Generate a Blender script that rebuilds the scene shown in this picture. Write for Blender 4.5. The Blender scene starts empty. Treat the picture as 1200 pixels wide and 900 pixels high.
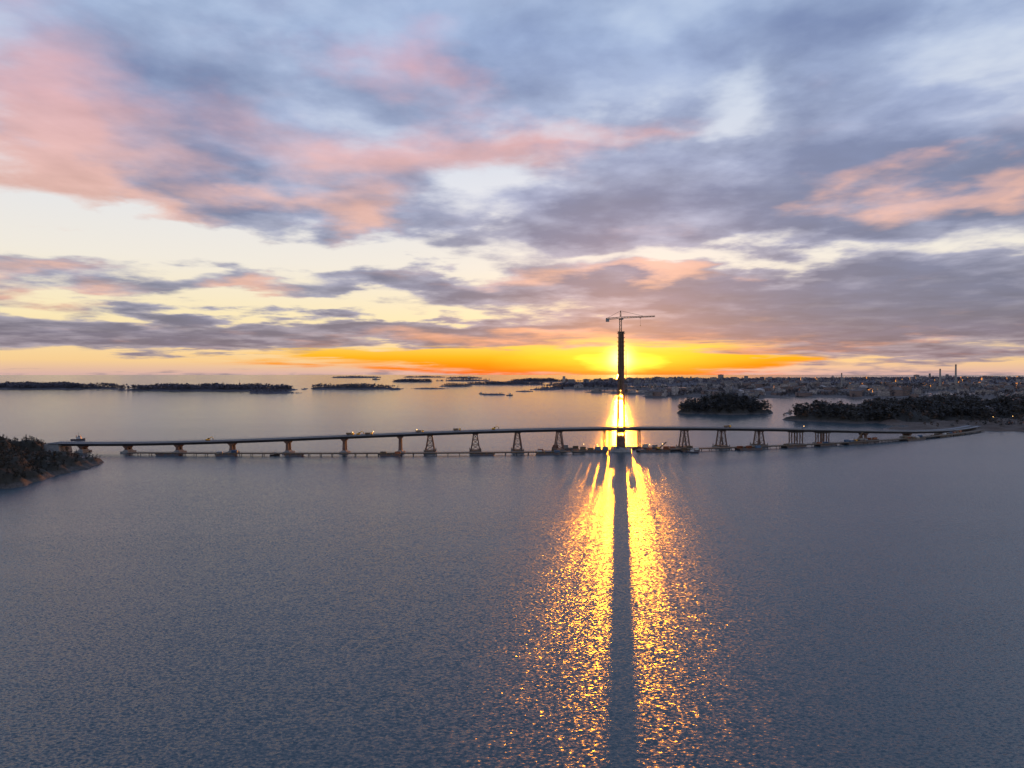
import bpy, math, random
import numpy as np
from mathutils import Vector, Matrix
random.seed(4); rng=np.random.default_rng(7)
scene=bpy.context.scene
SUN_AZ=math.atan2(122,764)-.0010; SUN_EL=math.radians(1.22)
EYE=86.0

def s2l(c):
    return tuple((x/255/12.92 if x/255<=0.04045 else ((x/255+0.055)/1.055)**2.4) for x in c)

# ---------------------------------------------------------------- node helpers
class G:
    """tiny expression builder for shader node trees"""
    def __init__(s,tree): s.t=tree
    def n(s,ty,**kw):
        nd=s.t.nodes.new(ty)
        for k,v in kw.items(): setattr(nd,k,v)
        return nd
    def put(s,inp,v):
        if isinstance(v,bpy.types.NodeSocket): s.t.links.new(v,inp)
        elif v is not None:
            if isinstance(v,(tuple,list)) and hasattr(inp.default_value,'__len__') and len(inp.default_value)==4 and len(v)==3: v=tuple(v)+(1,)
            inp.default_value=v
    def m(s,op,a,b=None,c=None,clamp=False):
        nd=s.n('ShaderNodeMath',operation=op,use_clamp=clamp)
        for i,v in enumerate((a,b,c)):
            if v is not None: s.put(nd.inputs[i],v)
        return nd.outputs[0]
    def v(s,op,a,b=None,c=None):
        nd=s.n('ShaderNodeVectorMath',operation=op)
        for i,x in enumerate((a,b,c)):
            if x is not None: s.put(nd.inputs[i],x)
        return nd.outputs[1] if op in('DOT_PRODUCT','LENGTH') else nd.outputs[0]
    def xyz(s,a,b,c):
        nd=s.n('ShaderNodeCombineXYZ')
        for i,x in enumerate((a,b,c)): s.put(nd.inputs[i],x)
        return nd.outputs[0]
    def sep(s,a):
        nd=s.n('ShaderNodeSeparateXYZ'); s.put(nd.inputs[0],a); return nd.outputs
    def noise(s,vec,scale,detail=4,rough=0.55,dist=0.0):
        nd=s.n('ShaderNodeTexNoise'); s.put(nd.inputs['Vector'],vec)
        nd.inputs['Scale'].default_value=scale; nd.inputs['Detail'].default_value=detail
        nd.inputs['Roughness'].default_value=rough; nd.inputs['Distortion'].default_value=dist
        return nd.outputs
    def mix(s,f,a,b,blend='MIX'):
        nd=s.n('ShaderNodeMix',data_type='RGBA',blend_type=blend)
        s.put(nd.inputs[0],f); s.put(nd.inputs[6],a); s.put(nd.inputs[7],b)
        return nd.outputs[2]
    def sm(s,x,lo,hi,a=0.0,b=1.0):
        nd=s.n('ShaderNodeMapRange',interpolation_type='SMOOTHSTEP')
        s.put(nd.inputs[0],x)
        for i,q in zip((1,2,3,4),(lo,hi,a,b)): nd.inputs[i].default_value=q
        return nd.outputs[0]
    def ramp(s,f,stops):
        nd=s.n('ShaderNodeValToRGB'); cr=nd.color_ramp
        while len(cr.elements)<len(stops): cr.elements.new(0.5)
        for e,(p,c) in zip(cr.elements,stops): e.position=p; e.color=tuple(c)+(1,)
        s.put(nd.inputs[0],f); return nd.outputs[0]

# ---------------------------------------------------------------- sky
def direction(px,py):          # bearing / elevation of a cloud in the sky, radians
    dx=(px-600)/800; dz=(438-py)/800
    return math.atan(dx), math.atan2(dz,math.hypot(1,dx))
def build_sky():
    w=bpy.data.worlds.new("sky"); scene.world=w; w.use_nodes=True
    t=w.node_tree; t.nodes.clear(); g=G(t)
    tc=g.n('ShaderNodeTexCoord').outputs['Generated']
    d=g.v('NORMALIZE',tc); x,y,z=g.sep(d)
    az=g.m('ARCTAN2',x,y); el=g.m('ARCSINE',z)
    P=g.xyz(az,el,0.0)
    # perspective cloud deck coordinates
    zz=g.m('ADD',g.m('MAXIMUM',z,0.0),0.10)
    Q=g.xyz(g.m('DIVIDE',x,zz),g.m('DIVIDE',y,zz),0.0)
    wl=g.v('SUBTRACT',g.noise(Q,1.4,5,0.55)[1],(0.5,0.5,0.5))
    # warp shrinks toward horizon
    k=g.m('MULTIPLY_ADD',g.m('MAXIMUM',el,0.0),0.85,0.03)
    kv=g.xyz(g.m('MULTIPLY',k,1.9),k,0.0)
    Pw=g.v('MULTIPLY_ADD',wl,kv,P)
    def blobs(lst,start,vec):
        acc=start
        for (px,py,rx,ry,wt) in lst:
            u,v=direction(px,py); ru=rx/800*math.cos(u)**2; rv=ry/800*math.cos(u)
            sc=(1/ru,1/rv,0); lo=(-u/ru,-v/rv,0)
            q=g.v('MULTIPLY_ADD',vec,sc,lo)
            gr=g.n('ShaderNodeTexGradient',gradient_type='SPHERICAL'); g.put(gr.inputs[0],q)
            acc=g.m('MULTIPLY_ADD',gr.outputs[1],wt,acc)
        return acc
    n1=g.noise(Q,2.0,6,0.54,0.1)[0]
    n2=g.noise(g.v('ADD',Q,(7.3,2.1,0)),0.8,3,0.5)[0]
    low=g.sm(el,0.02,0.16,1.0,0.0)
    st2=g.noise(g.xyz(g.m('MULTIPLY',az,4.5),g.m('MULTIPLY',el,42.0),3.0),1.0,5,0.6,.2)[0]
    fb=g.m('ADD',g.m('MULTIPLY',g.m('SUBTRACT',n1,0.5),3.3),g.m('MULTIPLY',g.m('SUBTRACT',n2,0.5),1.3))
    fb=g.m('MULTIPLY_ADD',g.m('MULTIPLY',g.m('SUBTRACT',st2,0.5),low),3.0,fb)
    cover=[(90,130,330,190,1.1),(300,215,250,140,1.2),(480,165,280,110,.8),(660,262,340,95,1.5),(430,50,560,140,.75),
           (900,195,340,120,1.2),(1100,240,320,130,1.3),(800,45,340,80,.8),(1090,90,300,130,1.1),
           (850,118,110,45,-1.2),(585,225,120,50,-1.3),(190,272,300,52,-1.3),(480,303,560,36,-1.1),(980,292,380,26,-1.0),(50,285,200,45,-.9),
           (80,338,200,28,1.2),(290,342,110,20,1.1),(440,326,150,22,1.3),(690,342,330,38,1.6),(1030,345,440,60,2.2),
           (180,388,480,34,1.8),(930,392,600,44,2.2),(600,392,440,24,1.3),(420,362,260,20,-1.0),(120,362,240,14,-.8),(620,372,200,12,-.5),
           (300,424,600,14,-1.2),(1050,427,400,10,-.5)]
    M=blobs(cover,g.m('ADD',fb,-0.07),Pw)
    C=g.sm(M,-0.3,0.75)
    Cd=g.sm(M,0.25,1.8)
    e=g.m('MULTIPLY',g.m('MAXIMUM',el,0.0),1/1.5)
    clear=g.ramp(e,[(0.0,s2l((222,182,172))),(0.012,s2l((252,212,152))),(0.05,s2l((254,236,190))),(0.10,s2l((245,238,226))),
                    (0.17,s2l((230,233,241))),(0.30,s2l((192,209,235))),(0.5,s2l((145,167,210))),(1.0,s2l((95,118,172)))])
    blue=g.ramp(e,[(0.0,s2l((162,148,158))),(0.06,s2l((158,158,180))),(0.15,s2l((168,175,202))),(0.3,s2l((160,180,216))),(0.6,s2l((118,138,178))),(1,s2l((84,102,142)))])
    dark=g.ramp(e,[(0.0,s2l((120,108,126))),(0.06,s2l((104,112,144))),(0.16,s2l((118,130,166))),(0.3,s2l((128,148,193))),(0.6,s2l((94,111,151))),(1,s2l((72,90,132)))])
    pink=g.ramp(e,[(0.0,s2l((246,156,108))),(0.07,s2l((243,190,168))),(0.15,s2l((240,186,168))),(0.22,s2l((232,178,178))),(0.35,s2l((208,170,196))),(1,s2l((145,145,185)))])
    pinks=[(80,120,310,160,1.2),(25,205,220,95,1.5),(450,175,270,95,1.1),(620,165,150,60,.7),(1000,222,90,40,1.1),(1115,210,85,34,1.1),
           (60,342,200,30,1.1),(290,342,110,22,1.2),(640,328,220,22,1.0),(800,326,120,16,.8),(410,245,100,40,1.0),(235,255,90,26,.7),(740,140,150,36,.7),
           (600,397,320,16,1.0),(900,406,320,12,.8)]
    n3=g.noise(g.v('ADD',Q,(1.7,9.2,0)),1.8,5,0.52)[0]
    PK=blobs(pinks,g.m('MULTIPLY',g.m('SUBTRACT',n3,0.57),2.2),Pw)
    pk=g.m('MULTIPLY',g.sm(PK,0.0,1.15),0.84)
    tone=g.noise(g.v('ADD',Q,(4.1,3.3,5)),2.8,5,0.56,.1)[0]
    cc=g.mix(g.m('ADD',Cd,g.m('MULTIPLY',g.m('SUBTRACT',tone,.5),1.7),clamp=True),blue,dark)
    cc=g.mix(pk,cc,pink)
    cc=g.v('SCALE',cc); g.put(cc.node.inputs['Scale'],g.sm(n1,.3,.72,1.14,.87))
    col=g.mix(g.m('MULTIPLY',C,0.95),clear,cc)
    # sunset band round the sun, broken by thin cloud streaks
    streak=g.noise(g.xyz(g.m('MULTIPLY',az,7.0),g.m('MULTIPLY',el,120.0),0.0),1.0,5,0.62,.5)[0]
    sw=g.v('SUBTRACT',g.noise(g.xyz(g.m('MULTIPLY',az,9.0),g.m('MULTIPLY',el,60.0),8.0),1.0,4,0.6)[1],(.5,.5,.5))
    Pb=g.v('MULTIPLY_ADD',sw,(.10,.022,0),P)
    bm=blobs([(560,421,390,17,.95),(735,424,230,36,1.5),(640,427,240,17,.8),(470,414,200,10,.8),(840,422,160,12,.7)],0.0,Pb)
    edge=g.sm(bm,0.0,0.45)
    B=g.sm(g.m('MULTIPLY_ADD',g.m('SUBTRACT',streak,0.50),3.6,bm),0.0,1.0); B=g.m('MULTIPLY',B,edge)
    orange=g.ramp(g.m('MULTIPLY',g.m('MAXIMUM',el,0.0),20.0),[(0.0,s2l((248,104,30))),(0.25,s2l((255,144,16))),(0.5,s2l((255,186,38))),(0.75,s2l((255,208,88))),(1.0,s2l((250,200,130)))])
    col=g.mix(B,col,orange)
    ye=blobs([(732,424,58,15,1.6),(731,424,160,20,.65)],0.0,Pb)
    yv=g.v('SCALE',(1.0,.64,.06)); g.put(yv.node.inputs['Scale'],g.m('MULTIPLY',ye,.95)); col=g.v('ADD',col,yv)
    sd=(math.sin(SUN_AZ)*math.cos(SUN_EL),math.cos(SUN_AZ)*math.cos(SUN_EL),math.sin(SUN_EL))
    dt=g.m('MAXIMUM',g.v('DOT_PRODUCT',d,sd),0.0)
    for n,amp,c in ((9000,2.0,(1.0,.78,.36)),(900,.14,(1.0,.45,.05)),(70,.13,(1.0,.38,.06))):
        gl=g.m('MULTIPLY',g.m('POWER',dt,float(n)),amp)
        cv=g.v('SCALE',c); cv_n=cv.node; g.put(cv_n.inputs['Scale'],gl)
        col=g.v('ADD',col,cv)
    sky=g.n('ShaderNodeTexSky',sky_type='NISHITA'); sky.sun_disc=False
    sky.sun_elevation=SUN_EL; sky.sun_rotation=SUN_AZ; sky.altitude=90; sky.dust_density=1.5
    b1=g.n('ShaderNodeBackground'); g.put(b1.inputs[0],sky.outputs[0]); b1.inputs[1].default_value=0.015
    b2=g.n('ShaderNodeBackground'); g.put(b2.inputs[0],col); b2.inputs[1].default_value=0.94
    ad=g.n('ShaderNodeAddShader'); t.links.new(b1.outputs[0],ad.inputs[0]); t.links.new(b2.outputs[0],ad.inputs[1])
    o=g.n('ShaderNodeOutputWorld'); t.links.new(ad.outputs[0],o.inputs[0])
build_sky()

# ---------------------------------------------------------------- materials
def mat(name,c1,c2=None,scale=1.0,rough=0.8,metal=0.0,emit=None,es=0.0,detail=4):
    m=bpy.data.materials.new(name); m.use_nodes=True; t=m.node_tree; g=G(t)
    b=t.nodes['Principled BSDF']; b.inputs['Roughness'].default_value=rough; b.inputs['Metallic'].default_value=metal
    if c2 is None: c2=tuple(x*0.75 for x in c1)
    pos=g.n('ShaderNodeNewGeometry').outputs['Position']
    n=g.noise(pos,scale,detail,0.6)[0]
    g.put(b.inputs['Base Color'],g.mix(g.sm(n,0.35,0.65),c1,c2))
    if emit: 
        b.inputs['Emission Color'].default_value=tuple(emit)+(1,); b.inputs['Emission Strength'].default_value=es
    return m
concrete=mat('concrete',(.26,.25,.25),(.17,.17,.18),.3)
darksteel=mat('weathered_steel',(.07,.06,.06),(.035,.032,.035),.4,.6)
pyl=mat('pylon_concrete',(.16,.095,.08),(.10,.055,.05),.25,.8)
asphalt=mat('asphalt',(.06,.06,.065),(.04,.04,.045),.5)
deckm=mat('deck_surface',(.24,.25,.29),(.16,.17,.20),.15)
paint=mat('galvanised_rail',(.30,.30,.33),(.22,.22,.25),2)
girder=mat('girder_steel',(.07,.07,.09),(.04,.04,.055),.2,.5)
craneY=mat('crane_steel',(.16,.10,.05),(.10,.06,.04),1,.5)
yellow=mat('yellow_machine_paint',(.75,.38,.03),(.6,.28,.02),1,.45)
rubber=mat('rubber',(.02,.02,.02),None,1)
glass=mat('dark_glass',(.02,.025,.03),None,1,.1)
timber=mat('timber',(.14,.10,.07),(.08,.06,.045),1)
hullm=mat('hull_paint',(.06,.07,.10),(.10,.05,.04),.3,.5)
cabin=mat('cabin_paint',(.42,.42,.44),(.3,.3,.32),.5,.5)
lampm=mat('lamp_glow',(1,.6,.2),None,1,emit=(1,.55,.18),es=7)
contA=mat('container_blue',(.06,.12,.22),None,1,.5); contB=mat('container_rust',(.25,.08,.04),None,1,.5)
trunkm=mat('bark',(.06,.045,.035),None,1)
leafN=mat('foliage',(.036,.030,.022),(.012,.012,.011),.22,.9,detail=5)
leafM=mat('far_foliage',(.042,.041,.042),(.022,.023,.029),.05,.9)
leafC=mat('hazy_city_foliage',(.065,.056,.066),(.042,.039,.052),.02,.9)  # muted lilac leaf colour stands in for haze over the city
leafF=mat('hazy_foliage',(.090,.083,.118),(.066,.064,.095),.02,.9)  # distance haze mixed into the leaf colour
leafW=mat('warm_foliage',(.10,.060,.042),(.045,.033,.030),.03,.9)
def landmat(name,low,high,hz):
    m=bpy.data.materials.new(name); m.use_nodes=True; t=m.node_tree; g=G(t); b=t.nodes['Principled BSDF']
    b.inputs['Roughness'].default_value=.9
    pos=g.n('ShaderNodeNewGeometry').outputs['Position']; z=g.sep(pos)[2]
    n=g.noise(pos,.12,6,.65)[0]; n2=g.noise(pos,.9,5,.65)[0]
    hh=g.m('ADD',z,g.m('MULTIPLY',g.m('SUBTRACT',n,.5),hz*2.0))
    a=g.mix(g.sm(n2,.35,.65),low,tuple(x*.45 for x in low))
    c=g.mix(g.sm(n2,.35,.65),high,tuple(x*.55 for x in high))
    g.put(b.inputs['Base Color'],g.mix(g.sm(hh,hz*.5,hz*1.3),a,c))
    return m
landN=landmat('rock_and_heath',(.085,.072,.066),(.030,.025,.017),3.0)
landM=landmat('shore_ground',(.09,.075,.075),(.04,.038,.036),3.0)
landC=landmat('hazy_city_ground',(.10,.085,.092),(.062,.054,.062),4.0)  # city haze put into the ground colours
landF=landmat('hazy_shore',(.11,.10,.13),(.075,.073,.10),4.0)  # pale lilac base colours stand in for aerial haze
landR=landmat('landfill_gravel',(.13,.095,.08),(.09,.062,.052),3.0)

# ---------------------------------------------------------------- mesh helpers
def link(ob): scene.collection.objects.link(ob); return ob
def fast_mesh(name,verts,tris,mats,midx=None,quads=False):
    me=bpy.data.meshes.new(name); k=4 if quads else 3
    me.vertices.add(len(verts)); me.vertices.foreach_set('co',np.asarray(verts,dtype=np.float32).ravel())
    nf=len(tris); me.loops.add(nf*k); me.loops.foreach_set('vertex_index',np.asarray(tris,dtype=np.int32).ravel())
    me.polygons.add(nf); me.polygons.foreach_set('loop_start',np.arange(nf,dtype=np.int32)*k)
    try: me.polygons.foreach_set('loop_total',np.full(nf,k,dtype=np.int32))
    except Exception: pass
    for m in mats: me.materials.append(m)
    if midx is not None: me.polygons.foreach_set('material_index',np.asarray(midx,dtype=np.int32))
    me.update(calc_edges=True); me.validate()
    return link(bpy.data.objects.new(name,me))
class MB:
    def __init__(s): s.v=[];s.f=[];s.m=[];s.mats=[]
    def mi(s,m):
        if m not in s.mats: s.mats.append(m)
        return s.mats.index(m)
    def hexa(s,p,m):
        b=len(s.v); s.v+= [tuple(q) for q in p]; i=s.mi(m)
        for f in((0,3,2,1),(4,5,6,7),(0,1,5,4),(1,2,6,5),(2,3,7,6),(3,0,4,7)):
            s.f.append(tuple(b+j for j in f)); s.m.append(i)
    def box(s,c,d,m,rz=0,top=None):
        cx,cy,cz=c; hx,hy,hz=d[0]/2,d[1]/2,d[2]/2; tx,ty=(hx,hy) if top is None else (top[0]/2,top[1]/2)
        co,si=math.cos(rz),math.sin(rz)
        P=[]
        for (ax,ay,z) in((hx,hy,-hz),(tx,ty,hz)):
            for sx,sy in((-1,-1),(1,-1),(1,1),(-1,1)):
                x,y=sx*ax,sy*ay; P.append((cx+x*co-y*si,cy+x*si+y*co,cz+z))
        s.hexa(P,m)
    def beam(s,a,b,w,m,h=None,w2=None,h2=None):
        a=Vector(a);b=Vector(b);d=(b-a).normalized(); h=h or w; w2=w2 or w; h2=h2 or h
        up=Vector((0,0,1)) if abs(d.z)<.9 else Vector((0,1,0))
        r=d.cross(up).normalized(); u=r.cross(d)
        P=[a+r*(sx*w/2)+u*(sy*h/2) for sx,sy in((-1,-1),(1,-1),(1,1),(-1,1))]+[b+r*(sx*w2/2)+u*(sy*h2/2) for sx,sy in((-1,-1),(1,-1),(1,1),(-1,1))]
        s.hexa(P,m)
    def cyl(s,a,b,r,m,n=12,r2=None):
        a=Vector(a);b=Vector(b);d=(b-a).normalized(); r2=r if r2 is None else r2
        up=Vector((0,0,1)) if abs(d.z)<.9 else Vector((0,1,0)); x=d.cross(up).normalized(); y=d.cross(x)
        k=len(s.v); i=s.mi(m)
        for p,rr in((a,r),(b,r2)):
            for j in range(n): t=2*math.pi*j/n; s.v.append(tuple(p+x*math.cos(t)*rr+y*math.sin(t)*rr))
        for j in range(n): s.f.append((k+j,k+(j+1)%n,k+n+(j+1)%n,k+n+j)); s.m.append(i)
        s.f.append(tuple(k+j for j in range(n))); s.f.append(tuple(k+n+j for j in reversed(range(n)))); s.m+=[i,i]
    def lattice(s,a,b,w,step,m,t=.3,taper=1.0):
        a=Vector(a);b=Vector(b);d=(b-a);L=d.length;d.normalize()
        up=Vector((0,0,1)) if abs(d.z)<.9 else Vector((0,1,0)); r=d.cross(up).normalized(); u=r.cross(d)
        def c(k,q):
            f=1+(taper-1)*q; return a+d*(L*q)+r*((-1,1,1,-1)[k]*w*f/2)+u*((-1,-1,1,1)[k]*w*f/2)
        for k in range(4): s.beam(c(k,0),c(k,1),t,m)
        n=max(1,int(L/step))
        for i in range(n):
            for k in range(4):
                s.beam(c(k,i/n),c((k+1)%4,(i+1)/n),t*.6,m)
                s.beam(c(k,(i+1)/n),c((k+1)%4,(i+1)/n),t*.6,m)
    def obj(s,name,parent=None,loc=None,rz=0):
        me=bpy.data.meshes.new(name); me.from_pydata(s.v,[],s.f); 
        for m in s.mats: me.materials.append(m)
        me.polygons.foreach_set('material_index',s.m); me.update()
        o=link(bpy.data.objects.new(name,me))
        if loc is not None: o.location=loc
        o.rotation_euler[2]=rz
        if parent: o.parent=parent
        return o
def empty(name,loc=(0,0,0)):
    o=link(bpy.data.objects.new(name,None)); o.location=loc; return o

# ---------------------------------------------------------------- water
def build_water():
    rad=[0,40,90,150,230,330,450,600,780,1000,1300,1700,2300,3200,4500,6500,9500,14000,22000,35000,60000]; n=96
    V=[(0,0,0)]; F=[]
    for r in rad[1:]:
        for j in range(n): a=2*math.pi*j/n; V.append((r*math.cos(a),r*math.sin(a),0))
    for j in range(n): F.append((0,1+j,1+(j+1)%n))
    for i in range(len(rad)-2):
        for j in range(n):
            a=1+i*n+j;b=1+i*n+(j+1)%n; F.append((a,a+n,b+n,b))
    me=bpy.data.meshes.new('sea_water'); me.from_pydata(V,[],F); me.update()
    o=link(bpy.data.objects.new('sea_water',me))
    m=bpy.data.materials.new('sea_water'); m.use_nodes=True; t=m.node_tree; g=G(t); b=t.nodes['Principled BSDF']
    pos=g.n('ShaderNodeNewGeometry').outputs['Position']; wy=g.sep(pos)[1]
    p1=g.v('MULTIPLY',pos,(1.0,1.6,0)); p2=g.v('MULTIPLY',g.v('ADD',pos,(31,17,0)),(.14,.30,0))
    a=g.v('SUBTRACT',g.noise(p1,1.0,2.5,.6,.3)[1],(.5,.5,.5))
    c=g.v('SUBTRACT',g.noise(p2,1.0,3,.5)[1],(.5,.5,.5))
    patch=g.noise(g.v('MULTIPLY',pos,(.0035,.012,0)),1.0,4,.55,.6)[0]
    amp=g.sm(patch,.3,.7,.82,1.15)
    # open bay beyond the bridge lies calmer than the channel in front of it
    calm=g.m('DIVIDE',1.0,g.m('ADD',1.0,g.m('POWER',g.m('DIVIDE',g.m('MAXIMUM',wy,1.0),1100.0),3.0)))
    amp=g.m('MULTIPLY',amp,g.m('MULTIPLY_ADD',calm,.82,.18))
    sl=g.v('ADD',g.v('MULTIPLY',a,(1.42,1.08,0)),g.v('MULTIPLY',c,(.13,.13,0)))
    sv=g.v('SCALE',sl); g.put(sv.node.inputs['Scale'],amp)
    nrm=g.v('NORMALIZE',g.v('ADD',sv,(0,0,1)))
    g.put(b.inputs['Normal'],nrm)
    b.inputs['Base Color'].default_value=(.038,.066,.084,1)
    g.put(b.inputs['Roughness'],g.m('MULTIPLY_ADD',calm,.16,.11)); b.inputs['IOR'].default_value=1.42
    me.materials.append(m)
build_water()

# ---------------------------------------------------------------- land and trees
class Wav:
    def __init__(s,L,seed,n=14):
        r=np.random.default_rng(seed); a=r.uniform(0,2*np.pi,n); l=L*r.uniform(.35,1.6,n)
        s.kx=np.cos(a)*2*np.pi/l; s.ky=np.sin(a)*2*np.pi/l; s.p=r.uniform(0,6.28,n); s.w=(l/L)**.7; s.w/=np.sqrt((s.w**2).sum()/2)
    def __call__(s,x,y):
        o=np.zeros_like(x,dtype=float)
        for i in range(len(s.kx)): o+=s.w[i]*np.sin(s.kx[i]*x+s.ky[i]*y+s.p[i])
        return o
def land(name,ells,res,mt,rough=.18,seed=1):
    x0=min(e[0]-e[2]*1.35 for e in ells);x1=max(e[0]+e[2]*1.35 for e in ells)
    y0=min(e[1]-e[3]*1.35 for e in ells);y1=max(e[1]+e[3]*1.35 for e in ells)
    nx=max(12,int((x1-x0)/res));ny=max(12,int((y1-y0)/res))
    L=min(max(e[2] for e in ells),max(e[3] for e in ells))
    w1=Wav(L*.9,seed);w2=Wav(L*.22,seed+50)
    def H(x,y):
        h=np.full_like(x,-9.0,dtype=float); dd=.16*w1(x,y)+.05*w2(x,y)
        for (cx,cy,rx,ry,hh) in ells:
            q=1-np.sqrt(((x-cx)/rx)**2+((y-cy)/ry)**2)+dd
            h=np.maximum(h,np.where(q>0,hh*np.clip(q*1.9,0,1.3)**.62,q*30))
        return np.where(h>0,h*(1+rough*w2(x,y)*.6),np.maximum(h,-6))
    X,Y=np.meshgrid(np.linspace(x0,x1,nx),np.linspace(y0,y1,ny)); Z=H(X,Y)
    V=np.stack([X,Y,Z],-1).reshape(-1,3); i=np.arange(nx*ny).reshape(ny,nx)
    F=np.stack([i[:-1,:-1],i[:-1,1:],i[1:,1:],i[1:,:-1]],-1).reshape(-1,4)
    keep=(Z.reshape(-1)[F].max(1)>-5.9); F=F[keep]
    fast_mesh(name,V,F,[mt],quads=True)
    return H,(x0,x1,y0,y1)
def forest(name,H,bb,sp,h0,h1,n,mt,zmin=2.0,dens=1.0,con=.5,front=None,seed=3,clump=0):
    r=np.random.default_rng(seed); x0,x1,y0,y1=bb
    X,Y=np.meshgrid(np.arange(x0,x1,sp),np.arange(y0,y1,sp)); X=X.ravel()+r.uniform(-.5,.5,X.size)*sp; Y=Y.ravel()+r.uniform(-.5,.5,Y.size)*sp
    Z=H(X,Y); k=(Z>zmin)&(r.random(X.size)<dens)
    if clump: k&=(Wav(clump,seed+9)(X,Y)>-.1)
    if front is not None: k&=(Y<front)
    X,Y,Z=X[k],Y[k],Z[k]; N=X.size
    hh=r.uniform(h0,h1,N)*(1+.15*np.sin(X/37)*np.cos(Y/41)); R=hh*r.uniform(.2,.32,N); isc=r.random(N)<con; R=np.where(isc,R*.85,R*1.15)
    t=r.random((N,n)); a=r.uniform(0,2*np.pi,(N,n)); rf=np.sqrt(.25+.75*r.random((N,n)))
    prof=np.where(isc[:,None],(1-t)**.75,np.sqrt(np.clip(1-(2*t-1)**2,0,1)))*(.8+.35*np.sin(3*a+X[:,None]))
    base=np.where(isc,.15,.28)[:,None]
    px=X[:,None]+np.cos(a)*prof*rf*R[:,None]; py=Y[:,None]+np.sin(a)*prof*rf*R[:,None]
    pz=Z[:,None]+hh[:,None]*(base+(1-base)*t)
    c=np.stack([px,py,pz],-1).reshape(-1,1,3)
    s=np.repeat(R,n).reshape(-1,1,1)*(1.25/np.sqrt(n/14.))
    off=r.normal(0,.55,(N*n,3,3))*s; off[:,:,2]*=.65
    V=(c+off).reshape(-1,3); F=np.arange(len(V)).reshape(-1,3); mi=np.zeros(len(F),int)
    # trunks: tapered three-sided
    an=np.array([0,2.1,4.2]); tr=(hh*.022)[:,None]
    b=np.stack([X[:,None]+np.cos(an)*tr,Y[:,None]+np.sin(an)*tr,(Z-.5)[:,None]+0*tr*an],-1)
    tp=np.stack([X,Y,Z+hh*.7],-1)[:,None,:]
    TV=np.concatenate([b,tp],1).reshape(-1,3); o=len(V)+np.arange(N)[:,None]*4
    TF=np.concatenate([o+[0,1,3],o+[1,2,3],o+[2,0,3]],1).reshape(-1,3)
    fast_mesh(name,np.concatenate([V,TV]),np.concatenate([F,TF]),[mt,trunkm],np.concatenate([mi,np.ones(len(TF),int)]))
# near headland
H,bb=land('rocky_headland',[(-622,640,165,105,23),(-444,560,66,112,13)],3.0,landN,.25,11)
forest('headland_trees',H,bb,5.5,4,7,90,leafN,4.5,.75,.4,seed=5)
forest('headland_shrubs',H,bb,4.0,1.5,3.2,40,leafN,2.6,.65,.1,seed=15)
# outer islands
isl=[([(-2790,4000,420,170,12)],'far',16,24),([(-1575,3600,470,150,11)],'far',15,22),([(-1072,3040,100,50,8)],'far',8,13),
     ([(-915,3920,235,95,10)],'far',12,19),([(-626,3650,34,22,5)],'far',4,7),([(-387,4700,108,70,7)],'far',9,15),
     ([(-20,5450,310,120,9)],'far',11,17),([(-72,2780,50,24,4.5)],'far',3,6),([(180,3680,72,40,6)],'far',6,10),
     ([(470,4150,250,90,13)],'far',14,22),([(-3300,14500,500,300,22)],'far',14,20),([(-2050,16000,420,300,20)],'far',14,20),([(-900,13000,300,250,18)],'far',14,20),
     ([(-470,3900,90,30,4)],'far',3,6),([(-1050,7200,200,120,12)],'far',14,20),([(-560,8200,260,140,14)],'far',14,20),([(300,7600,300,130,14)],'far',14,22),([(60,3300,40,18,3.5)],'far',3,6)]
for k,(e,_,a,b) in enumerate(isl):
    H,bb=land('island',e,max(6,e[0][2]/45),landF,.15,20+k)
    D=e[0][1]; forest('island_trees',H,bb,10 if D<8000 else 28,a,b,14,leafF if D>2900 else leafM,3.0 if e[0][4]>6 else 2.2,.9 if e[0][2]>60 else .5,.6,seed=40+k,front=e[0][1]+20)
# right: nearer wooded island and shore
H,bb=land('island',[(468,1505,84,66,17)],4,landM,.2,61); forest('island_trees',H,bb,6.5,13,22,40,leafM,3.2,.95,.55,seed=62)
H,bb=land('island',[(585,1900,50,30,4)],5,landM,.2,65); forest('island_trees',H,bb,8,5,9,30,leafM,2.5,.8,.55,seed=66)
HW,bbW=land('wooded_shore',[(755,1290,215,115,15),(930,1380,220,130,15),(1170,1400,400,170,15)],6,landM,.2,63)
forest('shore_trees',HW,bbW,8.0,13,22,34,leafM,3.0,.9,.5,seed=64,clump=110)
forest('shore_trees',HW,bbW,12,6,15,30,leafM,2.6,.85,.3,seed=84)
forest('autumn_trees',HW,bbW,15,7,13,30,leafW,3.0,.6,.1,seed=67)
HR,bbR=land('landfill_shore',[(1060,1140,400,135,7.5),(760,1058,150,40,5.5),(890,1100,210,85,7)],6,landR,.3,68)
forest('shore_shrubs',HR,bbR,12,3,9,24,leafM,4.0,.5,.1,seed=69,clump=90)
forest('autumn_trees',HR,bbR,16,5,10,26,leafW,4.5,.5,.1,seed=89,clump=120)
# city side
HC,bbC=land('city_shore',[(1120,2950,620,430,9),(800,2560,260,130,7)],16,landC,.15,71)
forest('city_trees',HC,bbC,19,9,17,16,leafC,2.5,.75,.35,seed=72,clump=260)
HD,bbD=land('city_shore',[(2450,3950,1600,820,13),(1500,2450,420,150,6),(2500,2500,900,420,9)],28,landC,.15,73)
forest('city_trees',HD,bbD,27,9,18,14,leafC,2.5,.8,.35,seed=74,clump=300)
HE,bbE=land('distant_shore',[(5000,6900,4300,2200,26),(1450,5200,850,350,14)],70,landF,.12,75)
forest('distant_trees',HE,bbE,48,14,24,10,leafF,3,.8,.5,seed=76)

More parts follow.
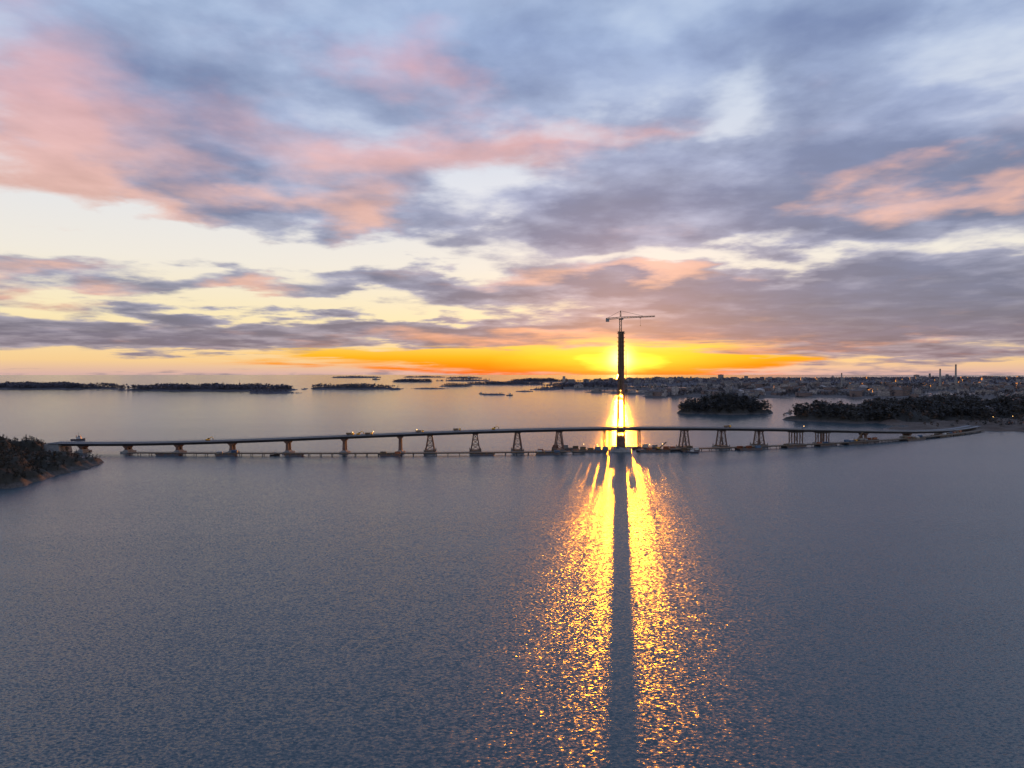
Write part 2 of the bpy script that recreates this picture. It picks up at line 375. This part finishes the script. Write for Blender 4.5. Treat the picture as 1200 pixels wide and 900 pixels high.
# ---------------------------------------------------------------- buildings
def wallmat(name,c):
    m=bpy.data.materials.new(name); m.use_nodes=True; t=m.node_tree; g=G(t); b=t.nodes['Principled BSDF']
    pos=g.n('ShaderNodeNewGeometry').outputs['Position']
    w=g.n('ShaderNodeTexWhiteNoise'); g.put(w.inputs[0],g.v('FLOOR',g.v('MULTIPLY',pos,(.22,.22,.31))))
    fr=g.v('FRACTION',g.v('MULTIPLY',pos,(.22,.22,.31))); z=g.sep(fr)[2]
    win=g.m('MULTIPLY',g.m('GREATER_THAN',z,.55),g.m('GREATER_THAN',w.outputs[0],.35))
    nz=g.n('ShaderNodeNewGeometry').outputs['Normal']; side=g.m('LESS_THAN',g.m('ABSOLUTE',g.sep(nz)[2]),.5)
    f=g.m('MULTIPLY',win,side)
    g.put(b.inputs['Base Color'],g.mix(f,c,(.05,.05,.065)))
    b.inputs['Roughness'].default_value=.6
    return m
walls=[wallmat('render_wall_pale',(.33,.30,.31)),wallmat('brick_wall',(.16,.105,.10)),wallmat('plaster_wall',(.23,.205,.205)),wallmat('grey_panel_wall',(.15,.15,.175))]
roofm=mat('roof_felt',(.11,.098,.11),None,.1)
def city(name,H,bb,N,hr,seed,front=None,xr=None):
    r=random.Random(seed); mb=MB(); x0,x1,y0,y1=bb; c=0; tries=0
    while c<N and tries<N*20:
        tries+=1
        x=r.uniform(*(xr or (x0,x1)));y=r.uniform(y0,front or y1); z=float(H(np.array([x]),np.array([y]))[0])
        if z<3: continue
        w=r.uniform(12,55);d=r.uniform(11,20);h=r.uniform(*hr)*(1.7 if r.random()<.08 else 1); a=r.choice((0.1,.3,-.5,1.2))+r.uniform(-.1,.1); m=r.choice(walls)
        mb.box((x,y,z+h/2-1),(w,d,h+2),m,a); mb.box((x,y,z+h+.4),(w+.6,d+.6,.8),roofm,a)
        if r.random()<.5: # pitched roof
            mb.box((x,y,z+h+2.6),(w,d,3.6),roofm,a,top=(w*.9,.6))
        else: mb.box((x+1,y,z+h+2),(w*.25,d*.5,2.4),m,a)
        c+=1
    mb.obj(name)
city('city_buildings',HC,bbC,150,(9,19),1)
city('city_buildings',HD,bbD,330,(9,22),2)
city('distant_city_buildings',HE,bbE,420,(14,34),3,front=7200)
city('shore_buildings',HW,bbW,34,(7,14),5,xr=(820,1400))
def apartment(x,y,z,w,d,fl,a,m):
    mb=MB(); h=fl*3; mb.box((0,0,h/2-1),(w,d,h+2),m); mb.box((0,0,h+.3),(w+.8,d+.8,.6),roofm); mb.box((w*.2,0,h+1.6),(5,4,2.4),m)
    for f in range(fl):
        k=int(w/4)
        for i in range(k):
            for s in(-1,1):
                mb.box((-w/2+ (i+.5)*w/k,s*(d/2+.03),f*3+1.7),(1.8,.1,1.5),glass)
    mb.obj('apartment_block',loc=(x,y,z),rz=a)
for i in range(22):
    for _ in range(40):
        x=random.uniform(1000,2300); y=random.uniform(2450,3100) if i%2 else random.uniform(2150,2700)
        z=float(max(HC(np.array([x*1.]),np.array([y]))[0],HD(np.array([x*1.]),np.array([y]))[0]))
        if z>2.5 and x/y<.85: break
    apartment(x,y,z-.5,random.uniform(22,50),13,random.randint(4,8),random.uniform(-.4,.4),random.choice(walls[:3]))
def tank(x,y,r,h):
    mb=MB(); mb.cyl((0,0,-1),(0,0,h),r,walls_plain,24); mb.cyl((0,0,h),(0,0,h+r*.22),r,walls_plain,24,r*.15); mb.cyl((0,0,h*.93),(0,0,h*.96),r+.3,roofm,24)
    mb.obj('storage_tank',loc=(x,y,5))
walls_plain=mat('pale_tank_paint',(.4,.37,.38),(.33,.31,.32),.1)
for p in((900,2700,18,15),(950,2720,18,15),(1010,2790,22,17),(1500,3300,20,20),(1750,3400,20,20)): tank(*p)
def chimney(x,y,h,r):
    mb=MB(); mb.cyl((0,0,-2),(0,0,h),r,concrete,16,r*.62); mb.cyl((0,0,h-6),(0,0,h-3),r*.72,contB,16); mb.cyl((0,0,h-.5),(0,0,h+.5),r*.68,roofm,16)
    mb.obj('power_station_chimney',loc=(x,y,10))
chimney(2340,3600,125,6);chimney(2270,3620,102,6);chimney(1690,3500,80,4.5)
mb=MB(); mb.box((0,0,12),(7,7,24),walls[1]); mb.cyl((0,0,24),(0,0,30),4.2,roofm,8,0.4); mb.cyl((0,0,30),(0,0,44),.5,darksteel,6); mb.obj('lookout_tower',loc=(-1420,3560,12))

# ---------------------------------------------------------------- bridge
bx=np.array([-500,-419,-300,-150,0,122,250,382,540,700.]); by=np.array([752,742,737,741,750,764,790,838,925,1040.]); bz=np.array([10,11,14,19.7,24.5,26.5,22.8,16.6,9,5.2])
py_=np.polyfit(bx/500,by,4); pz_=np.polyfit(bx/500,bz,5)
def BY(x): return float(np.polyval(py_,x/500))
def BZ(x): return float(np.polyval(pz_,x/500))
def frame(x):
    d=Vector((2,BY(x+1)-BY(x-1),0)).normalized(); return d,Vector((-d.y,d.x,0)),math.atan2(d.y,d.x)
bridge=empty('road_bridge')
XS=np.arange(-505,716,5.)
def ribbon(mb,prof,m,xs=XS):
    k=len(prof); b=len(mb.v); i=mb.mi(m)
    for x in xs:
        d,nn,_=frame(x); p=Vector((x,BY(x),BZ(x)))
        for (o,h) in prof: q=p+nn*o; mb.v.append((q.x,q.y,q.z+h))
    for s in range(len(xs)-1):
        for j in range(k):
            a=b+s*k+j; c=b+s*k+(j+1)%k; mb.f.append((a,c,c+k,a+k)); mb.m.append(i)
    mb.f.append(tuple(b+j for j in range(k))); mb.f.append(tuple(b+(len(xs)-1)*k+j for j in reversed(range(k)))); mb.m+=[i,i]
mb=MB(); ribbon(mb,[(-9.8,0),(9.8,0),(9.8,-.5),(5.5,-.95),(4.2,-3.1),(-4.2,-3.1),(-5.5,-.95),(-9.8,-.5)],girder); mb.obj('girder',bridge)
mb=MB(); ribbon(mb,[(-9.4,.02),(-9.4,.12),(9.4,.12),(9.4,.02)],deckm); mb.obj('deck_slab',bridge)
mb=MB(); ribbon(mb,[(-3.8,.125),(-3.8,.135),(3.8,.135),(3.8,.125)],asphalt)
for o in(-9.75,9.35,-4.2,3.9): ribbon(mb,[(o,.125),(o,.30),(o+.35,.30),(o+.35,.125)],concrete)
for o in(-2.3,-.85,.85,2.3): ribbon(mb,[(o-.05,.14),(o-.05,.16),(o+.05,.16),(o+.05,.14)],darksteel)
mb.obj('tram_lane_and_kerbs',bridge)
mb=MB()
for o in(-9.6,9.5):
    for hh in(.75,1.35): ribbon(mb,[(o,hh),(o,hh+.1),(o+.12,hh+.1),(o+.12,hh)],paint)
    for x in np.arange(-500,715,3.):
        d,nn,_=frame(x); p=Vector((x,BY(x),BZ(x)))+nn*(o+.06); mb.box((p.x,p.y,p.z+.7),(.12,.12,1.35),darksteel)
mb.obj('railing',bridge)
def pier(x,kind):
    d,nn,a=frame(x); mb=MB(); zt=BZ(x)-3.1
    if kind=='v':
        mb.box((0,0,.6),(9,15,2.4),concrete); mb.box((0,0,2.6),(6,11,1.6),concrete,top=(4,9))
        for s in(-1,1):
            mb.box((0,s*3.2,3.4+(zt-5.4)/2),(3.4,2.6,zt-5.4),pyl,top=(2.6,2.4))
        mb.box((0,0,zt-1.2),(3,9.5,2.4),pyl,top=(7.5,9.8))
    elif kind=='a':
        mb.box((0,0,.8),(13,18,2.2),concrete); mb.box((0,0,2.4),(11,14,1.0),timber)
        for sy in(-4,4):
            for sx in(-1,1): mb.beam((sx*4.6,sy,2.9),(sx*2.0,sy,zt-.8),1.3,pyl,h=1.3,w2=1.0,h2=1.0)
            n=3
            for i in range(n):
                z0=2.9+(zt-3.7)*i/n; z1=2.9+(zt-3.7)*(i+1)/n; w0=4.6-2.6*i/n; w1=4.6-2.6*(i+1)/n
                mb.beam((-w0,sy,z0),(w1,sy,z1),.35,darksteel); mb.beam((w0,sy,z0),(-w1,sy,z1),.35,darksteel); mb.beam((-w1,sy,z1),(w1,sy,z1),.45,darksteel)
        mb.box((0,0,zt-.4),(6.0,11,.8),pyl)
        for sx in(-5.9,5.9):
            for sy in(-8,8): mb.cyl((sx,sy,-3),(sx,sy,4.4),.45,darksteel,8)
    else:
        mb.box((0,0,.7),(17,14,1.8),concrete)
        for sx in(-6,-2,2,6):
            for sy in(-4.5,4.5): mb.cyl((sx,sy,1),(sx,sy,zt-.9),.65,pyl,10)
        mb.box((0,0,zt-.5),(16,11,.9),darksteel)
        for sy in(-4.5,4.5):
            mb.beam((-6,sy,2),(-2,sy,zt-1.5),.3,darksteel); mb.beam((6,sy,2),(2,sy,zt-1.5),.3,darksteel)
    mb.obj('pier',bridge,loc=(x,BY(x),0),rz=a)
for x in(-470,-419,-362,-303,-242,-181,-121): pier(x,'v')
for x in(-89,-40,6,52,197,243,292): pier(x,'a')
for x in(343,382): pier(x,'t')
for x in(448,530,610): pier(x,'v')
mb=MB()
for x in(-500,702):
    d,nn,a=frame(x); mb.box((x,BY(x),BZ(x)/2-2.4),(22,19,BZ(x)+3.0),concrete,a,top=(16,19))
mb.obj('abutment',bridge)
# low temporary work bridge beside it
def workbridge(xa,xb,off):
    mb=MB(); xs=np.arange(xa,xb,6.)
    for i,x in enumerate(xs[:-1]):
        d,nn,a=frame(x); d2,n2,_=frame(xs[i+1])
        p=Vector((x,BY(x),0))+nn*off; q=Vector((xs[i+1],BY(xs[i+1]),0))+n2*off
        mb.beam(p+Vector((0,0,2.6)),q+Vector((0,0,2.6)),6.5,timber,h=.35)
        for s in(-2.4,2.4):
            mb.beam(p+nn*s+Vector((0,0,2.1)),q+nn*s+Vector((0,0,2.1)),.3,darksteel,h=.6)
            mb.beam(p+nn*s*1.3+Vector((0,0,3.7)),q+nn*s*1.3+Vector((0,0,3.7)),.12,darksteel)
            if i%2==0: mb.cyl(p+nn*s+Vector((0,0,-3)),p+nn*s+Vector((0,0,1.8)),.4,darksteel,8)
    mb.obj('work_bridge')
workbridge(-405,80,-22); workbridge(170,690,-20)

# pylon
PX,PY=122.0,BY(122); dP,nP,aP=frame(122)
py=empty('bridge_pylon',(PX,PY,0)); py.rotation_euler[2]=SUN_AZ*-1
mb=MB(); mb.box((0,0,1),(24,34,4.4),concrete,top=(22,32)); mb.box((0,0,4.0),(11,28,1.6),concrete,top=(9.5,26)); mb.box((0,0,10.4),(6.4,24,11.2),pyl,top=(5.8,22)); mb.obj('foundation_and_shadow_core',py)  # footing, plus tall core wall added to cast the dark strip on the water
mb=MB()
for sx in(-1,1):
    for sy in(-1,1): mb.beam((sx*4.2,sy*12.5,4.9),(sx*1.9,sy*1.5,92),2.1,pyl,h=3.0,w2=3.0,h2=2.6)
mb.box((0,0,79.5),(6.9,6.0,22.8),pyl,top=(7.0,6.2))
mb.box((0,0,111.5),(7.4,6.6,41),pyl,top=(6.2,5.4))
mb.box((0,0,132.6),(7.6,6.8,1.2),darksteel)
for z,w,l in((21.5,8.8,22.5),(58,6.5,12)):
    for sy in(-1,1): mb.box((0,sy*(l/2-1.2),z),(w-2,2.2,2.2),pyl)
mb.obj('legs',py)
mb=MB()                                                   # climbing formwork, scaffold stair and anchor slots
for z in np.arange(94,131,4.6):
    mb.box((0,0,z),(8.6,7.8,.35),darksteel)
    for sx in(-1,1): mb.beam((sx*4.25,-3.9,z),(sx*4.25,-3.9,z+1.3),.15,craneY)
mb.lattice((5.2,-3,20),(5.2,-3,112),1.6,4,darksteel,.24)
mb.obj('climbing_scaffold',py)
# tower crane tied to the pylon
cr=empty('tower_crane',(PX-1.5,PY-5.5,0))
mb=MB(); mb.lattice((0,0,4),(0,0,146),2.2,4.5,craneY,.42); 
for z in(40,70,100,125): mb.beam((0,0,z),(1.5,4,z),.5,darksteel)
mb.obj('mast',cr)
up=MB()
up.box((0,0,146.8),(3.4,3.4,1.4),craneY)
up.lattice((0,0,147.5),(0,0,156),1.6,3,craneY,.35,.3)
up.lattice((1.5,0,148.3),(38,0,149.8),1.7,3,craneY,.42,.6)
up.lattice((-1.5,0,148.0),(-16,0,146.8),1.7,3,craneY,.42)
up.beam((0,0,155.8),(25,0,150.2),.28,darksteel); up.beam((0,0,155.8),(-14.5,0,148),.28,darksteel)
up.box((-14.5,0,145.4),(3.6,2.4,3.4),concrete); up.box((1.8,-1.8,146.8),(1.8,1.6,2.2),cabin); up.box((1.9,-2.65,147),(1.4,.08,1.4),glass)
up.box((22,0,147.8),(1.6,1.4,.5),darksteel); up.beam((22,0,147.6),(22,0,140),.14,darksteel); up.box((22,0,139.6),(.7,.5,.9),yellow)
up.obj('jib',cr)
# temporary support towers next to the pylon
for sx in(-19,-12.5,21):
    mb=MB()
    for sy in(-5,5):
        mb.lattice((0,sy,1),(0,sy,BZ(PX+sx)-3.2),1.5,3,darksteel,.3)
        mb.cyl((0,sy,-3),(0,sy,1.2),1.0,darksteel,10)
    mb.beam((0,-6,BZ(PX+sx)-3.5),(0,6,BZ(PX+sx)-3.5),.6,darksteel)
    mb.obj('temporary_support_tower',loc=(PX+sx,BY(PX+sx),0))

# ---------------------------------------------------------------- site plant
def barge(x,y,L,W,a,load=True,seed=0):
    r=random.Random(seed); o=empty('barge',(x,y,0)); o.rotation_euler[2]=a
    mb=MB(); mb.hexa([(-L/2+2,-W/2,-.8),(L/2-3,-W/2,-.8),(L/2-3,W/2,-.8),(-L/2+2,W/2,-.8),(-L/2,-W/2,1.7),(L/2,-W/2,1.7),(L/2,W/2,1.7),(-L/2,W/2,1.7)],hullm)
    mb.box((0,0,1.76),(L-1,W-1,.1),timber)
    for s in(-1,1):
        mb.beam((-L/2+.3,s*(W/2-.2),1.95),(L/2-.3,s*(W/2-.2),1.95),.25,darksteel)
        for i in range(4): mb.cyl((-L/2+2+i*(L-4)/3,s*(W/2-.6),1.8),(-L/2+2+i*(L-4)/3,s*(W/2-.6),2.5),.22,yellow,8)
    mb.obj('hull',o)
    if load:
        mb=MB(); n=int(L/8)
        for i in range(n):
            m=r.choice((contA,contB,cabin,timber)); xx=-L/2+4+i*(L-7)/max(1,n-1); h=r.choice((1.2,2.6,2.6,3.8))
            mb.box((xx,r.uniform(-1,1),1.82+h/2),(6,2.4,h),m); 
            for q in np.arange(-2.8,2.9,.7): mb.box((xx+q,-0,1.82+h/2),(.12,2.6,h*.94),m)
        mb.obj('deck_cargo',o)
barge(PX-36,PY-12,40,13,.05,seed=1); barge(PX+34,PY-10,36,13,.1,seed=2); barge(PX+68,PY+4,28,10,.2,seed=3); barge(PX-62,PY+6,30,10,.1,seed=21); barge(PX-84,PY-24,22,9,-.05,seed=22)
barge(PX+30,PY+16,30,10,.15,seed=23)
barge(-362,720,26,9,0,False,4); barge(-300,716,22,8,.1,True,5); barge(-228,714,20,8,0,False,6); barge(38,728,26,9,.05,True,7); barge(-128,716,22,8,0,True,24); barge(-30,722,24,9,.05,False,25)
barge(268,772,30,11,.25,True,8); barge(330,800,30,11,.4,True,9); barge(420,838,34,12,.45,True,10); barge(520,885,40,12,.5,True,11); barge(196,752,20,9,.1,True,12); barge(455,870,30,10,.5,True,13)
barge(376,818,28,10,.4,True,26); barge(590,935,36,11,.55,True,27); barge(625,962,34,11,.6,True,28)
def crawler_crane(x,y,z,L,ang,rz):
    o=empty('crawler_crane',(x,y,z)); o.rotation_euler[2]=rz; mb=MB()
    for s in(-1.7,1.7):
        mb.box((0,s,.55),(5.4,.8,1.0),rubber,top=(4.6,.8))
    mb.box((0,0,1.2),(2.6,2.8,.5),darksteel); mb.box((-.8,0,2.3),(5,2.8,1.6),yellow); mb.box((1.5,-1,2.5),(1.5,1.1,1.9),glass); mb.box((-3,0,2.1),(1.2,3,1.5),darksteel)
    mb.obj('undercarriage_and_house',o)
    b=MB(); tip=(1.4+L*math.cos(ang),0,2+L*math.sin(ang)); b.lattice((1.4,0,2),tip,1.1,2.2,craneY,.2,.6); b.beam((-2.5,0,6),tip,.1,darksteel); b.beam((-2.5,0,3),(-2.5,0,6),.3,darksteel)
    b.beam(tip,(tip[0],0,tip[2]-L*.5),.1,darksteel); b.box((tip[0],0,tip[2]-L*.5),(.6,.5,1),darksteel); b.obj('boom',o)
crawler_crane(PX+40,PY-10,1.85,11,.6,.4); crawler_crane(424,840,1.85,14,.8,.4)
def excavator(x,y,z,rz):
    o=empty('excavator',(x,y,z)); o.rotation_euler[2]=rz; mb=MB()
    for s in(-1.1,1.1): mb.box((0,s,.45),(4,.6,.9),rubber,top=(3.2,.6))
    mb.box((-.3,0,1.6),(3.4,2.6,1.3),yellow); mb.box((.9,-.7,2.4),(1.4,1.1,1.7),glass); mb.box((.9,-.7,3.3),(1.5,1.2,.15),yellow)
    mb.beam((1.2,.3,1.9),(3.6,.3,4.6),.45,yellow,h=.6); mb.beam((3.6,.3,4.6),(5.6,.3,2.8),.35,yellow,h=.5); mb.box((5.6,.3,2.1),(1.1,1.2,1.1),darksteel,top=(.6,1.2)); mb.obj('body',o)
def dump_truck(x,y,z,rz):
    o=empty('dump_truck',(x,y,z)); o.rotation_euler[2]=rz; mb=MB()
    mb.box((0,0,.95),(8,1.2,.35),darksteel); mb.box((3.2,0,2),(1.9,2.4,2.0),yellow,top=(1.5,2.3)); mb.box((4.0,0,2.4),(.5,2.1,.9),glass); mb.box((-1.2,0,2.1),(5.4,2.3,1.5),craneY,top=(6,2.5))
    for xx in(3,-1.2,-2.7):
        for s in(-1.05,1.05): mb.cyl((xx,s-.2,.5),(xx,s+.2,.5),.52,rubber,14)
    mb.obj('body',o)
def ondeck(f,x,o):
    d,nn,a=frame(x); p=Vector((x,BY(x),BZ(x)+.14))+nn*o; f(p.x,p.y,p.z,a)
ondeck(excavator,-166,-1);ondeck(dump_truck,-154,-6);ondeck(excavator,-330,0);ondeck(dump_truck,-176,3);ondeck(dump_truck,-100,-2);ondeck(excavator,-20,2);ondeck(dump_truck,250,-1);ondeck(dump_truck,-60,4)
def container(x,y,z,rz,m):
    mb=MB(); mb.box((0,0,1.3),(6,2.4,2.5),m); 
    for q in np.arange(-2.8,2.9,.4): mb.box((q,0,1.3),(.12,2.5,2.3),m)
    mb.box((0,0,2.6),(6.1,2.5,.1),roofm); mb.box((1.5,-1.27,1.4),(1.2,.06,.9),glass); mb.box((-1.5,-1.27,1.1),(.9,.06,1.9),cabin); mb.obj('site_container',loc=(x,y,z),rz=rz)
container(PX-7,PY-14,3.3,0,contA);container(PX+7,PY-14,3.3,.2,cabin)
for i in range(9): 
    cx,cy=790+i*22+random.uniform(-4,4),1075+i*5+random.uniform(-4,4)
    container(cx,cy,float(HR(np.array([cx]),np.array([cy]))[0])-.1,random.uniform(-.4,.4),random.choice((contA,contB,cabin)))
def lamp_post(x,y,z,h=8):
    mb=MB(); mb.cyl((0,0,-.5),(0,0,h),.16,darksteel,8,.09); mb.beam((0,0,h-.1),(1.4,0,h+.2),.12,darksteel); mb.box((1.5,0,h+.15),(.9,.5,.3),lampm); mb.obj('street_lamp',loc=(x,y,z))
for x in(-172,-150,-104,345): 
    d,nn,a=frame(x); p=Vector((x,BY(x),BZ(x)))+nn*-8.6; lamp_post(p.x,p.y,p.z+.1,4)
for dx,dy in((-30,-15),(-44,-8),(28,-13),(44,-6),(-9,-14),(10,-13)): lamp_post(PX+dx,PY+dy,1.8,6)
for i in range(10): 
    cx,cy=760+i*38+random.uniform(-8,8),1075+i*9+random.uniform(-6,10); lamp_post(cx,cy,max(0,float(HR(np.array([cx]),np.array([cy]))[0])),9)
def workboat(x,y,L,rz,name='workboat'):
    o=empty(name,(x,y,0)); o.rotation_euler[2]=rz; k=L/12
    mb=MB(); st=[(-6,1.6,1.3),(-2,1.9,1.2),(2,1.8,1.4),(4.6,1.1,1.8),(6.2,.08,2.2)]; i0=mb.mi(hullm)
    for(xx,w,h) in st:
        for p in((-w*.55,-.5),(-w,h),(w,h),(w*.55,-.5)): mb.v.append((xx*k,p[0]*k,p[1]*k))
    for s in range(4):
        for j in range(4): a=s*4+j;b=s*4+(j+1)%4; mb.f.append((a,b,b+4,a+4)); mb.m.append(i0)
    mb.f.append((3,2,1,0)); mb.f.append((16,17,18,19)); mb.m+=[i0,i0]; mb.obj('hull',o)
    mb=MB(); mb.box((.8*k,0,2.2*k),(4*k,2.4*k,2.0*k),cabin,top=(3.4*k,2.1*k)); mb.box((1.2*k,0,3.8*k),(2*k,1.9*k,1.3*k),cabin,top=(1.6*k,1.7*k)); mb.box((1.25*k,0,3.9*k),(2.0*k,1.96*k,.5*k),glass)
    mb.cyl((.4*k,0,4.3*k),(.4*k,0,7.5*k),.09*k,darksteel,6); mb.beam((-.4*k,0,6.3*k),(1.2*k,0,6.3*k),.08*k,darksteel); mb.cyl((-1.6*k,0,2.5*k),(-1.6*k,0,4.6*k),.3*k,contB,10); mb.obj('wheelhouse',o)
workboat(-560,880,17,.1); workboat(PX+75,PY-22,12,2.8); workboat(-250,718,10,.3); workboat(-1150,3250,24,.2); workboat(-10,2700,26,.1); workboat(-130,2900,22,2.9)
workboat(-770,12000,120,.1,'cargo_ship');workboat(-1950,9800,110,3,'cargo_ship')

# ---------------------------------------------------------------- sun, camera
sl=bpy.data.lights.new('sun','SUN'); sl.energy=2.1; sl.angle=math.radians(.5); sl.color=(1,.30,.008)
so=link(bpy.data.objects.new('sun',sl))
sdv=Vector((math.sin(SUN_AZ)*math.cos(SUN_EL),math.cos(SUN_AZ)*math.cos(SUN_EL),math.sin(SUN_EL)))
so.rotation_euler=sdv.to_track_quat('Z','Y').to_euler(); so.location=(0,0,300)
cd=bpy.data.cameras.new('camera'); co=link(bpy.data.objects.new('camera',cd)); co.location=(0,0,EYE)
cd.lens=24; cd.sensor_width=36; cd.clip_start=1; cd.clip_end=120000
co.rotation_euler=(math.radians(90)-math.atan(12/800),0,0)
scene.camera=co
scene.view_settings.view_transform='Standard'; scene.view_settings.look='None'; scene.view_settings.exposure=0; scene.view_settings.gamma=1
